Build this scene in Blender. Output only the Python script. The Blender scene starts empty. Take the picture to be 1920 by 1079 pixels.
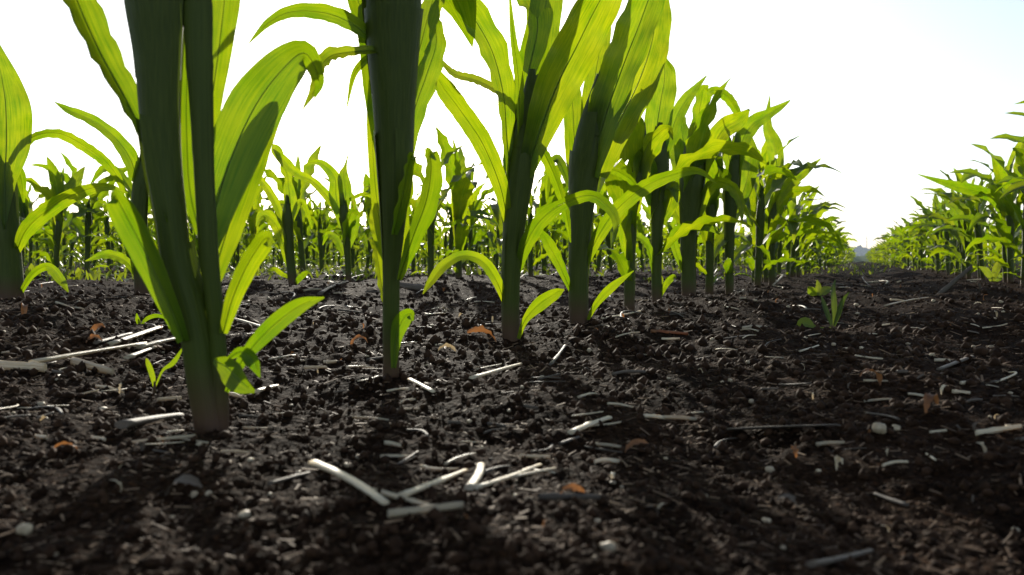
import bpy, math, random
import numpy as np
from mathutils import Vector, Matrix

# ------------------------------------------------------------------ camera, sky, sun, exposure
F, CX, HY, H = 1500.0, 960.0, 488.0, 0.075      # focal length (px of 1920), centre column, horizon row, lens height (m)
scene = bpy.context.scene
COL = scene.collection
cam_data = bpy.data.cameras.new('camera')
cam = bpy.data.objects.new('camera', cam_data); COL.objects.link(cam)
cam.location = (0, 0, H); cam.rotation_euler = (math.radians(90), 0, 0)
cam_data.sensor_width = 36.0; cam_data.lens = 36.0 * F / 1920.0
cam_data.shift_y = -(539.5 - HY) / 1920.0
cam_data.clip_start = 0.01; cam_data.clip_end = 3000
cam_data.dof.use_dof = True; cam_data.dof.focus_distance = 0.95; cam_data.dof.aperture_fstop = 19.0
scene.camera = cam

SUN_EL = math.radians(19.5); SUN_AZ = math.radians(-8.0)     # azimuth from +Y, to the left
world = bpy.data.worlds.new('World'); scene.world = world; world.use_nodes = True
nt = world.node_tree; nt.nodes.clear()
sky = nt.nodes.new('ShaderNodeTexSky'); sky.sky_type = 'NISHITA'; sky.sun_disc = False
sky.sun_elevation = SUN_EL; sky.sun_rotation = SUN_AZ
sky.air_density = 1.0; sky.dust_density = 0.9; sky.ozone_density = 1.5
bg = nt.nodes.new('ShaderNodeBackground'); bg.inputs['Strength'].default_value = 0.15
wo = nt.nodes.new('ShaderNodeOutputWorld')
hs = nt.nodes.new('ShaderNodeHueSaturation'); hs.inputs['Saturation'].default_value = 0.75      # milky, hazy sky
nt.links.new(sky.outputs[0], hs.inputs['Color']); nt.links.new(hs.outputs[0], bg.inputs[0]); nt.links.new(bg.outputs[0], wo.inputs[0])
sun_data = bpy.data.lights.new('sun', 'SUN'); sun_data.energy = 5.0; sun_data.angle = math.radians(0.55)
sun_data.color = (1.0, 0.93, 0.80)
sun = bpy.data.objects.new('sun', sun_data); COL.objects.link(sun)
SUN_DIR = Vector((math.sin(SUN_AZ) * math.cos(SUN_EL), math.cos(SUN_AZ) * math.cos(SUN_EL), math.sin(SUN_EL)))
sun.rotation_euler = SUN_DIR.to_track_quat('Z', 'Y').to_euler()
sun.location = SUN_DIR * 50
vs = scene.view_settings
scene.display_settings.display_device = 'sRGB'
vs.view_transform = 'Standard'; vs.look = 'None'; vs.exposure = 0.4; vs.gamma = 1.0
scene.cycles.max_bounces = 8; scene.cycles.transmission_bounces = 6; scene.cycles.diffuse_bounces = 4

rnd = random.Random(7)
R = np.random.default_rng(11)

# ------------------------------------------------------------------ materials
def new_mat(name):
    m = bpy.data.materials.new(name); m.use_nodes = True
    t = m.node_tree; t.nodes.clear()
    out = t.nodes.new('ShaderNodeOutputMaterial')
    return m, t, out
def N(t, kind, **kw):
    n = t.nodes.new(kind)
    for k, v in kw.items():
        if k in n.inputs: n.inputs[k].default_value = v
        else: setattr(n, k, v)
    return n
def ramp(t, stops, fac):
    r = t.nodes.new('ShaderNodeValToRGB')
    el = r.color_ramp.elements
    while len(el) < len(stops): el.new(0.5)
    for e, (p, c) in zip(el, stops): e.position = p; e.color = (*c, 1)
    t.links.new(fac, r.inputs[0]); return r

def leaf_material(name, base_a, base_b, trans_a, trans_b, trans_mix=0.55):
    m, t, out = new_mat(name)
    L = t.links.new
    uv = N(t, 'ShaderNodeUVMap'); sep = N(t, 'ShaderNodeSeparateXYZ'); L(uv.outputs[0], sep.inputs[0])
    mp = N(t, 'ShaderNodeMapping'); mp.inputs['Scale'].default_value = (34, 5, 1); L(uv.outputs[0], mp.inputs[0])
    oi = N(t, 'ShaderNodeObjectInfo')
    add = N(t, 'ShaderNodeVectorMath', operation='ADD'); L(mp.outputs[0], add.inputs[0])
    comb = N(t, 'ShaderNodeCombineXYZ'); 
    mul = N(t, 'ShaderNodeMath', operation='MULTIPLY'); mul.inputs[1].default_value = 57.0
    L(oi.outputs['Random'], mul.inputs[0]); L(mul.outputs[0], comb.inputs[2]); L(comb.outputs[0], add.inputs[1])
    vein = N(t, 'ShaderNodeTexNoise', Scale=1.0, Detail=3.0); L(add.outputs[0], vein.inputs['Vector'])
    geo = N(t, 'ShaderNodeNewGeometry')
    patch = N(t, 'ShaderNodeTexNoise', Scale=38.0, Detail=3.0); L(geo.outputs['Position'], patch.inputs['Vector'])
    # midrib: |u-0.5|
    s1 = N(t, 'ShaderNodeMath', operation='SUBTRACT'); L(sep.outputs[0], s1.inputs[0]); s1.inputs[1].default_value = 0.5
    s2 = N(t, 'ShaderNodeMath', operation='ABSOLUTE'); L(s1.outputs[0], s2.inputs[0])
    rib = N(t, 'ShaderNodeMapRange'); rib.inputs[1].default_value = 0.015; rib.inputs[2].default_value = 0.05
    rib.inputs[3].default_value = 1.0; rib.inputs[4].default_value = 0.0; L(s2.outputs[0], rib.inputs[0])
    mixf = N(t, 'ShaderNodeMath', operation='ADD'); 
    h1 = N(t, 'ShaderNodeMath', operation='MULTIPLY'); h1.inputs[1].default_value = 0.6; L(vein.outputs[0], h1.inputs[0])
    h2 = N(t, 'ShaderNodeMath', operation='MULTIPLY'); h2.inputs[1].default_value = 0.5; L(patch.outputs[0], h2.inputs[0])
    L(h1.outputs[0], mixf.inputs[0]); L(h2.outputs[0], mixf.inputs[1])
    cb = ramp(t, [(0.38, base_a), (0.70, base_b)], mixf.outputs[0])
    ct = ramp(t, [(0.38, trans_a), (0.70, trans_b)], mixf.outputs[0])
    cbm = N(t, 'ShaderNodeMixRGB'); L(rib.outputs[0], cbm.inputs[0]); L(cb.outputs[0], cbm.inputs[1]); cbm.inputs[2].default_value = (0.12, 0.18, 0.045, 1)
    hsv = N(t, 'ShaderNodeHueSaturation')
    vr = N(t, 'ShaderNodeMapRange'); vr.inputs[3].default_value = 0.82; vr.inputs[4].default_value = 1.12; L(oi.outputs['Random'], vr.inputs[0])
    hr = N(t, 'ShaderNodeMapRange'); hr.inputs[3].default_value = 0.515; hr.inputs[4].default_value = 0.485; L(oi.outputs['Random'], hr.inputs[0])
    L(vr.outputs[0], hsv.inputs['Value']); L(hr.outputs[0], hsv.inputs['Hue']); L(ct.outputs[0], hsv.inputs['Color'])
    bump = N(t, 'ShaderNodeBump', Strength=0.35, Distance=0.0006); L(vein.outputs[0], bump.inputs['Height'])
    p = N(t, 'ShaderNodeBsdfPrincipled', Roughness=0.42); L(cbm.outputs[0], p.inputs['Base Color'])
    p.inputs['Specular IOR Level'].default_value = 0.3; L(bump.outputs[0], p.inputs['Normal'])
    tr = N(t, 'ShaderNodeBsdfTranslucent'); L(hsv.outputs[0], tr.inputs[0]); L(bump.outputs[0], tr.inputs['Normal'])
    mx = N(t, 'ShaderNodeMixShader'); mx.inputs[0].default_value = trans_mix
    L(p.outputs[0], mx.inputs[1]); L(tr.outputs[0], mx.inputs[2]); L(mx.outputs[0], out.inputs[0])
    return m
M_LEAF = leaf_material('corn_leaf', (0.030, 0.062, 0.010), (0.052, 0.095, 0.014), (0.17, 0.34, 0.002), (0.46, 0.56, 0.005), 0.5)
M_WEED = leaf_material('weed_leaf', (0.045, 0.085, 0.022), (0.08, 0.13, 0.03), (0.25, 0.36, 0.01), (0.45, 0.50, 0.02), 0.4)

M_DARKWEED_UNLIT = leaf_material('dark_weed_leaf_unlit', (0.03, 0.05, 0.015), (0.05, 0.08, 0.02), (0.10, 0.16, 0.01), (0.16, 0.22, 0.01), 0.3)  # dark green weed; unlit look of its upright blades put into the colour

def stalk_material():
    m, t, out = new_mat('corn_stalk'); L = t.links.new
    uv = N(t, 'ShaderNodeUVMap'); mp = N(t, 'ShaderNodeMapping'); mp.inputs['Scale'].default_value = (60, 3, 1); L(uv.outputs[0], mp.inputs[0])
    st = N(t, 'ShaderNodeTexNoise', Scale=1.0, Detail=3.0); L(mp.outputs[0], st.inputs['Vector'])
    c = ramp(t, [(0.3, (0.040, 0.060, 0.005)), (0.7, (0.074, 0.098, 0.011))], st.outputs[0])
    # purple-brown foot: a real pigment of the lowest sheath
    sep = N(t, 'ShaderNodeSeparateXYZ'); tc = N(t, 'ShaderNodeTexCoord'); L(tc.outputs['Object'], sep.inputs[0])
    mr = N(t, 'ShaderNodeMapRange'); mr.inputs[1].default_value = 0.006; mr.inputs[2].default_value = 0.035
    mr.inputs[3].default_value = 1.0; mr.inputs[4].default_value = 0.0; L(sep.outputs[2], mr.inputs[0])
    mx = N(t, 'ShaderNodeMixRGB'); L(mr.outputs[0], mx.inputs[0]); L(c.outputs[0], mx.inputs[1]); mx.inputs[2].default_value = (0.095, 0.05, 0.03, 1)
    bump = N(t, 'ShaderNodeBump', Strength=0.5, Distance=0.0008); L(st.outputs[0], bump.inputs['Height'])
    p = N(t, 'ShaderNodeBsdfPrincipled', Roughness=0.5); p.inputs['Specular IOR Level'].default_value = 0.2; L(mx.outputs[0], p.inputs['Base Color']); L(bump.outputs[0], p.inputs['Normal'])
    tr = N(t, 'ShaderNodeBsdfTranslucent'); tr.inputs[0].default_value = (0.25, 0.36, 0.03, 1)
    ms = N(t, 'ShaderNodeMixShader'); ms.inputs[0].default_value = 0.12; L(p.outputs[0], ms.inputs[1]); L(tr.outputs[0], ms.inputs[2])
    L(ms.outputs[0], out.inputs[0]); return m
M_STALK = stalk_material()

def soil_material():
    m, t, out = new_mat('soil'); L = t.links.new
    geo = N(t, 'ShaderNodeNewGeometry')
    n1 = N(t, 'ShaderNodeTexNoise', Scale=14.0, Detail=8.0); n2 = N(t, 'ShaderNodeTexNoise', Scale=420.0, Detail=6.0)
    n3 = N(t, 'ShaderNodeTexVoronoi', Scale=260.0); n4 = N(t, 'ShaderNodeTexNoise', Scale=900.0, Detail=2.0)
    for n in (n1, n2, n3, n4): L(geo.outputs['Position'], n.inputs['Vector'])
    c1 = ramp(t, [(0.3, (0.012, 0.0064, 0.0035)), (0.7, (0.034, 0.0180, 0.0095))], n1.outputs[0])
    c2 = ramp(t, [(0.35, (0.35, 0.33, 0.32)), (0.6, (1.0, 1.0, 1.0)), (0.72, (2.4, 2.0, 1.7))], n2.outputs[0])
    mu = N(t, 'ShaderNodeMixRGB', blend_type='MULTIPLY'); mu.inputs[0].default_value = 1.0
    L(c1.outputs[0], mu.inputs[1]); L(c2.outputs[0], mu.inputs[2])
    b1 = N(t, 'ShaderNodeBump', Strength=0.9, Distance=0.003); L(n2.outputs[0], b1.inputs['Height'])
    b2 = N(t, 'ShaderNodeBump', Strength=0.8, Distance=0.0015); L(n3.outputs['Distance'], b2.inputs['Height']); L(b1.outputs[0], b2.inputs['Normal'])
    p = N(t, 'ShaderNodeBsdfPrincipled', Roughness=0.8); p.inputs['Specular IOR Level'].default_value = 0.015
    L(mu.outputs[0], p.inputs['Base Color']); L(b2.outputs[0], p.inputs['Normal']); L(p.outputs[0], out.inputs[0])
    return m
M_SOIL = soil_material()

def simple_material(name, a, b, scale=60.0, rough=0.6, trans=None, trans_mix=0.0, stretch=False, objrand=0.35, spec=0.4):
    m, t, out = new_mat(name); L = t.links.new
    oi = N(t, 'ShaderNodeObjectInfo')
    if stretch:
        uv = N(t, 'ShaderNodeUVMap'); mp = N(t, 'ShaderNodeMapping'); mp.inputs['Scale'].default_value = (22, 3, 1); L(uv.outputs[0], mp.inputs[0]); src = mp.outputs[0]; scale = 1.0
    else:
        src = N(t, 'ShaderNodeNewGeometry').outputs['Position']
    n = N(t, 'ShaderNodeTexNoise', Scale=scale, Detail=5.0); L(src, n.inputs['Vector'])
    c = ramp(t, [(0.3, a), (0.7, b)], n.outputs[0])
    hsv = N(t, 'ShaderNodeHueSaturation'); vr = N(t, 'ShaderNodeMapRange'); vr.inputs[3].default_value = 1 - objrand; vr.inputs[4].default_value = 1 + objrand * 0.6
    L(oi.outputs['Random'], vr.inputs[0]); L(vr.outputs[0], hsv.inputs['Value']); L(c.outputs[0], hsv.inputs['Color'])
    b_ = N(t, 'ShaderNodeBump', Strength=0.5, Distance=0.001); L(n.outputs[0], b_.inputs['Height'])
    p = N(t, 'ShaderNodeBsdfPrincipled', Roughness=rough); p.inputs['Specular IOR Level'].default_value = spec
    L(hsv.outputs[0], p.inputs['Base Color']); L(b_.outputs[0], p.inputs['Normal'])
    if trans:
        tr = N(t, 'ShaderNodeBsdfTranslucent'); tr.inputs[0].default_value = (*trans, 1)
        ms = N(t, 'ShaderNodeMixShader'); ms.inputs[0].default_value = trans_mix
        L(p.outputs[0], ms.inputs[1]); L(tr.outputs[0], ms.inputs[2]); L(ms.outputs[0], out.inputs[0])
    else: L(p.outputs[0], out.inputs[0])
    return m
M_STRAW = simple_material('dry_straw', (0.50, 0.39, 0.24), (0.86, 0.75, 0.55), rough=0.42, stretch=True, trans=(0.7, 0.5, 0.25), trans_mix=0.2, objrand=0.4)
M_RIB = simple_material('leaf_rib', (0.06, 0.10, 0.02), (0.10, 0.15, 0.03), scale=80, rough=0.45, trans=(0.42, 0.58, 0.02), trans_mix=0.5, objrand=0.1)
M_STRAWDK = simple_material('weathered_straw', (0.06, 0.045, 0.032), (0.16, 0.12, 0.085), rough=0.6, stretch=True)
M_RUST = simple_material('dried_leaf', (0.08, 0.035, 0.016), (0.26, 0.12, 0.05), scale=260, rough=0.6, trans=(0.42, 0.17, 0.05), trans_mix=0.3)
M_PEBBLE = simple_material('pale_crumb', (0.30, 0.22, 0.13), (0.58, 0.46, 0.30), scale=300, rough=0.6)
M_CRUMB = simple_material('soil_crumb', (0.012, 0.0064, 0.0036), (0.056, 0.029, 0.0155), scale=160, rough=0.75, objrand=0.0, spec=0.05)
M_CHAFF = simple_material('chaff', (0.04, 0.022, 0.013), (0.30, 0.19, 0.11), scale=45, rough=0.65, objrand=0.0, spec=0.12)
M_WOOD = simple_material('far_woods', (0.025, 0.05, 0.022), (0.05, 0.085, 0.03), scale=0.15, rough=0.8, objrand=0.0)
M_CANOPY = simple_material('far_crop', (0.05, 0.10, 0.02), (0.09, 0.15, 0.03), scale=0.6, rough=0.6, objrand=0.0, trans=(0.4, 0.6, 0.03), trans_mix=0.4)
M_METAL = simple_material('grey_steel', (0.25, 0.26, 0.27), (0.35, 0.36, 0.37), scale=2.0, rough=0.5, objrand=0.0)

# ------------------------------------------------------------------ terrain height
def hash2(ix, iy, seed):
    n = (ix.astype(np.int64) * 374761393 + iy.astype(np.int64) * 668265263 + seed * 1442695041) & 0xFFFFFFFF
    n = ((n ^ (n >> 13)) * 1274126177) & 0xFFFFFFFF
    n = n ^ (n >> 16)
    return (n & 0xFFFF) / 65535.0
def vnoise(x, y, wl, seed):
    x = x / wl; y = y / wl
    ix = np.floor(x); iy = np.floor(y); fx = x - ix; fy = y - iy
    fx = fx * fx * (3 - 2 * fx); fy = fy * fy * (3 - 2 * fy)
    a = hash2(ix, iy, seed); b = hash2(ix + 1, iy, seed); c = hash2(ix, iy + 1, seed); d = hash2(ix + 1, iy + 1, seed)
    return (a * (1 - fx) + b * fx) * (1 - fy) + (c * (1 - fx) + d * fx) * fy - 0.5
TH = math.atan((1610 - CX) / F)                      # direction of the rows, right of the view axis
UX, UY = math.sin(TH), math.cos(TH)                  # along the row
NX, NY = UY, -UX                                     # across, to the right
def sstep(a, b, v):
    t = np.clip((v - a) / (b - a), 0, 1); return t * t * (3 - 2 * t)
def gsmooth(x, y):
    off = x * NX + y * NY; al = x * UX + y * UY
    z = 0.022 * sstep(-0.45, -0.80, off)
    z = z + 0.030 * np.exp(-((off - 0.21) / 0.085) ** 2) * sstep(0.9, 1.6, al) * (0.75 + 0.9 * vnoise(x, y, 0.35, 5))
    z = z + 0.006 * vnoise(x, y, 0.6, 9) * sstep(0.4, 1.0, al)
    return z
def gz(x, y):
    x = np.asarray(x, float); y = np.asarray(y, float)
    r = np.hypot(x, y)
    z = gsmooth(x, y)
    amp = sstep(0.05, 0.35, r) * 0.6 + 0.4
    z = z + amp * (0.016 * vnoise(x, y, 0.11, 1) + 0.009 * vnoise(x + 3.1, y, 0.047, 2))
    c = np.abs(vnoise(x, y + 1.7, 0.021, 3)); z = z + amp * 0.006 * (0.25 - c)
    z = z + 0.0030 * vnoise(x, y, 0.0095, 4) + 0.0022 * vnoise(x, y, 0.0043, 6)
    return z - 0.002
def g1(x, y): return float(gz(np.array([x]), np.array([y]))[0])
DS = np.concatenate([np.linspace(0.12, 6, 3000), np.linspace(6.01, 60, 2000)])
def hit(px, py, full=False):
    X = (px - CX) / F * DS; Z = H - (py - HY) / F * DS
    g = gz(X, DS) if full else gsmooth(X, DS)
    k = np.argmax(g >= Z)
    d = DS[k] if g[k] >= Z[k] else 60.0
    return d
def W(px, py, d): return Vector(((px - CX) / F * d, d, H - (py - HY) / F * d))

# ------------------------------------------------------------------ mesh helpers
def mesh_obj(name, V, Fc, mat, parent=None, uv=None, smooth=True):
    me = bpy.data.meshes.new(name); me.from_pydata([tuple(v) for v in V], [], Fc)
    if uv is not None:
        l = me.uv_layers.new(name='UVMap')
        vi = np.zeros(len(me.loops), dtype=np.int32); me.loops.foreach_get('vertex_index', vi)
        l.data.foreach_set('uv', np.asarray(uv, dtype=np.float32)[vi].ravel())
    if smooth: me.polygons.foreach_set('use_smooth', [len(f) <= 4 for f in Fc])
    me.materials.append(mat); me.update()
    o = bpy.data.objects.new(name, me); COL.objects.link(o)
    if parent is not None: o.parent = parent
    return o
def big_mesh(name, V, Fq, mat, smooth=True, uv=None):
    V = np.asarray(V, dtype=np.float32); Fq = np.asarray(Fq, dtype=np.int32)
    me = bpy.data.meshes.new(name); nf, k = Fq.shape
    me.vertices.add(len(V)); me.vertices.foreach_set('co', V.ravel())
    me.loops.add(nf * k); me.loops.foreach_set('vertex_index', Fq.ravel())
    me.polygons.add(nf); me.polygons.foreach_set('loop_start', np.arange(0, nf * k, k, dtype=np.int32))
    me.polygons.foreach_set('loop_total', np.full(nf, k, dtype=np.int32))
    me.polygons.foreach_set('use_smooth', np.full(nf, smooth))
    if uv is not None:
        l = me.uv_layers.new(name='UVMap'); l.data.foreach_set('uv', np.asarray(uv, np.float32)[Fq.ravel()].ravel())
    me.materials.append(mat); me.update(); me.validate()
    o = bpy.data.objects.new(name, me); COL.objects.link(o); return o
def tag(o, label=None, cat=None, group=None, kind=None):
    if label: o['label'] = label
    if cat: o['category'] = cat
    if group: o['group'] = group
    if kind: o['kind'] = kind
    return o
def empty(name, loc):
    o = bpy.data.objects.new(name, None); COL.objects.link(o); o.location = loc; o.empty_display_size = 0.02; return o
def catmull(P, n):
    """resample rows of P (k x m) to n+1 points"""
    P = np.asarray(P, float); k = len(P)
    Q = np.vstack([2 * P[0] - P[1], P, 2 * P[-1] - P[-2]])
    out = []
    for s in np.linspace(0, k - 1, n + 1):
        i = min(int(s), k - 2); t = s - i
        p0, p1, p2, p3 = Q[i], Q[i + 1], Q[i + 2], Q[i + 3]
        out.append(0.5 * (2 * p1 + (p2 - p0) * t + (2 * p0 - 5 * p1 + 4 * p2 - p3) * t * t + (3 * p1 - p0 - 3 * p2 + p3) * t ** 3))
    return np.array(out)
def nrm(a): return a / (np.linalg.norm(a, axis=-1, keepdims=True) + 1e-12)
def rot_about(v, ax, ang):
    c = np.cos(ang)[:, None]; s = np.sin(ang)[:, None]
    return v * c + np.cross(ax, v) * s + ax * (np.sum(ax * v, 1)[:, None]) * (1 - c)
def ribbon(path, hw, side, roll, fold, ruf, rnd_, nx=6, freq=None):
    """leaf blade as a folded, ruffled sheet; path (n,3), hw (n,), side (n,3) rough width direction"""
    n = len(path)
    t = nrm(np.gradient(path, axis=0))
    w = nrm(side - t * np.sum(side * t, 1)[:, None])
    w = rot_about(w, t, roll)
    nm = np.cross(t, w)
    s = np.linspace(0, 1, n)
    L = np.sum(np.linalg.norm(np.diff(path, axis=0), axis=1))
    fr = freq or L / max(1e-4, hw.max()) * 0.55
    pa, pb = rnd_.uniform(0, 6.28), rnd_.uniform(0, 6.28)
    V = []; UV = []
    us = np.linspace(-1, 1, nx + 1)
    for u in us:
        ph = np.where(u < 0, pa, pb)
        wav = np.sin(s * fr * 2 * math.pi * (0.9 if u < 0 else 1.1) + ph) * np.sin(s * math.pi) ** 0.5
        a = abs(u)
        off = nm * (hw * (a * math.sin(fold) * (1 - 0.25 * a) + ruf * a ** 2.2 * wav))[:, None]
        V.append(path + w * (hw * u * math.cos(fold * a))[:, None] + off)
        UV.append(np.stack([np.full(n, u * 0.5 + 0.5), s * L * 8], 1))
    V = np.stack(V, 1).reshape(-1, 3); UV = np.stack(UV, 1).reshape(-1, 2)
    Fc = []
    m = nx + 1
    for i in range(n - 1):
        for j in range(nx):
            Fc.append((i * m + j, i * m + j + 1, (i + 1) * m + j + 1, (i + 1) * m + j))
    return V, Fc, UV, nm
def tube(path, rad, sides=12, flat=None, closed=True, ridges=None):
    """tapered tube; flat = depth/width ratio per ring"""
    path = np.asarray(path, float); n = len(path)
    t = nrm(np.gradient(path, axis=0))
    ref = np.array([1.0, 0, 0]) if abs(t[n // 2, 0]) < 0.8 else np.array([0, 0, 1.0])
    a = nrm(ref - t * (t @ ref)[:, None]); b = np.cross(t, a)
    fl = np.ones(n) if flat is None else np.asarray(flat)
    V = []; UV = []; s = np.cumsum(np.r_[0, np.linalg.norm(np.diff(path, axis=0), axis=1)])
    for k in range(sides):
        q = 2 * math.pi * k / sides
        rr = rad * (1 + (ridges * math.cos(q * 5) if ridges else 0))
        V.append(path + a * (rr * math.cos(q))[:, None] + b * (rr * fl * math.sin(q))[:, None])
        UV.append(np.stack([np.full(n, 0.5 + 0.5 * math.cos(q * 0.5)), s * 8], 1))
    V = np.stack(V, 1).reshape(-1, 3); UV = np.stack(UV, 1).reshape(-1, 2); Fc = []
    for i in range(n - 1):
        for k in range(sides):
            k2 = (k + 1) % sides
            Fc.append((i * sides + k, i * sides + k2, (i + 1) * sides + k2, (i + 1) * sides + k))
    if closed:
        Fc.append(tuple(range(sides - 1, -1, -1))); Fc.append(tuple((n - 1) * sides + k for k in range(sides)))
    return V, Fc, UV

# ------------------------------------------------------------------ ground sheet
def build_ground():
    ang = np.concatenate([np.radians(np.linspace(-178, -50, 60, endpoint=False)), np.radians(np.linspace(-50, -36, 50, endpoint=False)),
                          np.radians(np.linspace(-36, 36, 640)), np.radians(np.linspace(36.3, 50, 50)), np.radians(np.linspace(52, 178, 60))])
    rad = np.concatenate([[0.02, 0.06, 0.1, 0.13], np.geomspace(0.15, 4.0, 490), np.geomspace(4.1, 60, 60), np.geomspace(70, 2500, 14)])
    A, Rr = np.meshgrid(ang, rad)
    X = Rr * np.sin(A); Y = Rr * np.cos(A)
    Z = gz(X, Y) * (1 - sstep(25, 60, Rr))
    V = np.stack([X, Y, Z], -1).reshape(-1, 3)
    na = len(ang); nr = len(rad)
    i, j = np.meshgrid(np.arange(nr - 1), np.arange(na), indexing='ij')
    j2 = (j + 1) % na
    Fq = np.stack([i * na + j, (i + 1) * na + j, (i + 1) * na + j2, i * na + j2], -1).reshape(-1, 4)[:, ::-1]
    o = big_mesh('ground', V, Fq, M_SOIL); o['kind'] = 'structure'
build_ground()

# ------------------------------------------------------------------ generic corn plants
def gen_leaf(rr, h, az, e0, L, Wd, droop, n=16, nx=6, side_roll=0.0):
    s = np.linspace(0, 1, n + 1)
    el = e0 - (e0 + droop) * s ** rr.uniform(1.3, 2.0)
    azs = az + rr.uniform(-.5, .5) * s ** 1.5
    st = L / n
    dx = np.cumsum(np.r_[0, (np.cos(el) * np.cos(azs))[:-1]]) * st; dy = np.cumsum(np.r_[0, (np.cos(el) * np.sin(azs))[:-1]]) * st
    dz = np.cumsum(np.r_[0, np.sin(el)[:-1]]) * st
    path = np.stack([dx, dy, h + dz], 1)
    hw = Wd * np.minimum(1, 0.42 + 1.7 * s) * np.where(s > 0.45, 1 - ((s - 0.45) / 0.55) ** 2.0, 1) + 0.0003
    side = np.stack([-np.sin(azs), np.cos(azs), np.zeros(n + 1)], 1)
    roll = side_roll + rr.uniform(-1.0, 1.0) * s
    return ribbon(path, hw, side, roll, 0.38, 0.32, rr, nx)[:3]
def plant_spec(seed):
    rr = random.Random(seed); az0 = rr.uniform(0, 6.28); out = []
    hs = [0.012, 0.035, 0.065, 0.10, 0.135, 0.165, 0.19, 0.205, 0.215]
    Ls = [0.07, 0.13, 0.20, 0.25, 0.28, 0.28, 0.26, 0.22, 0.17]
    Ws = [0.007, 0.012, 0.018, 0.024, 0.028, 0.029, 0.027, 0.022, 0.014]
    for k in range(9):
        e0 = math.radians([45, 48, 55, 60, 64, 70, 76, 82, 86][k] + rr.uniform(-8, 6))
        dr = math.radians([20, 50, 58, 55, 42, 15, -20, -50, -72][k] + rr.uniform(-30, 30))
        out.append((hs[k] * rr.uniform(.92, 1.08), az0 + math.pi * k + rr.uniform(-.45, .45), e0, Ls[k] * rr.uniform(.85, 1.15), Ws[k] * rr.uniform(.85, 1.15), dr))
    lean = (rr.uniform(-.02, .02), rr.uniform(-.02, .02))
    return out, lean
def plant_meshes(seed, n=16, nx=6, sides=12):
    spec, lean = plant_spec(seed); rr = random.Random(seed + 99)
    zs = np.array([-0.012, 0.03, 0.07, 0.11, 0.15, 0.19, 0.235, 0.27]); rd = np.array([.0092, .0090, .0088, .009, .0105, .0115, .008, .002])
    k = zs / 0.27
    path = np.stack([lean[0] * k, lean[1] * k, zs], 1)
    parts = [('stalk',) + tube(catmull(np.hstack([path, rd[:, None]]), max(6, n))[:, :3], catmull(np.hstack([path, rd[:, None]]), max(6, n))[:, 3], sides)]
    for (h, az, e0, L, Wd, dr) in spec:
        V, Fc, UV = gen_leaf(rr, h, az, e0, L, Wd, dr, n, nx)
        V = V + np.array([lean[0], lean[1], 0]) * (h / 0.27)
        parts.append(('leaf', V, Fc, UV))
    return parts
NVAR = 10
protos = []
for v in range(NVAR):
    ms = []
    for (nm_, V, Fc, UV) in plant_meshes(100 + v):
        o = mesh_obj(nm_, V, Fc, M_STALK if nm_ == 'stalk' else M_LEAF, None, UV)
        ms.append((nm_, o.data)); COL.objects.unlink(o); bpy.data.objects.remove(o)
    protos.append(ms)
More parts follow.
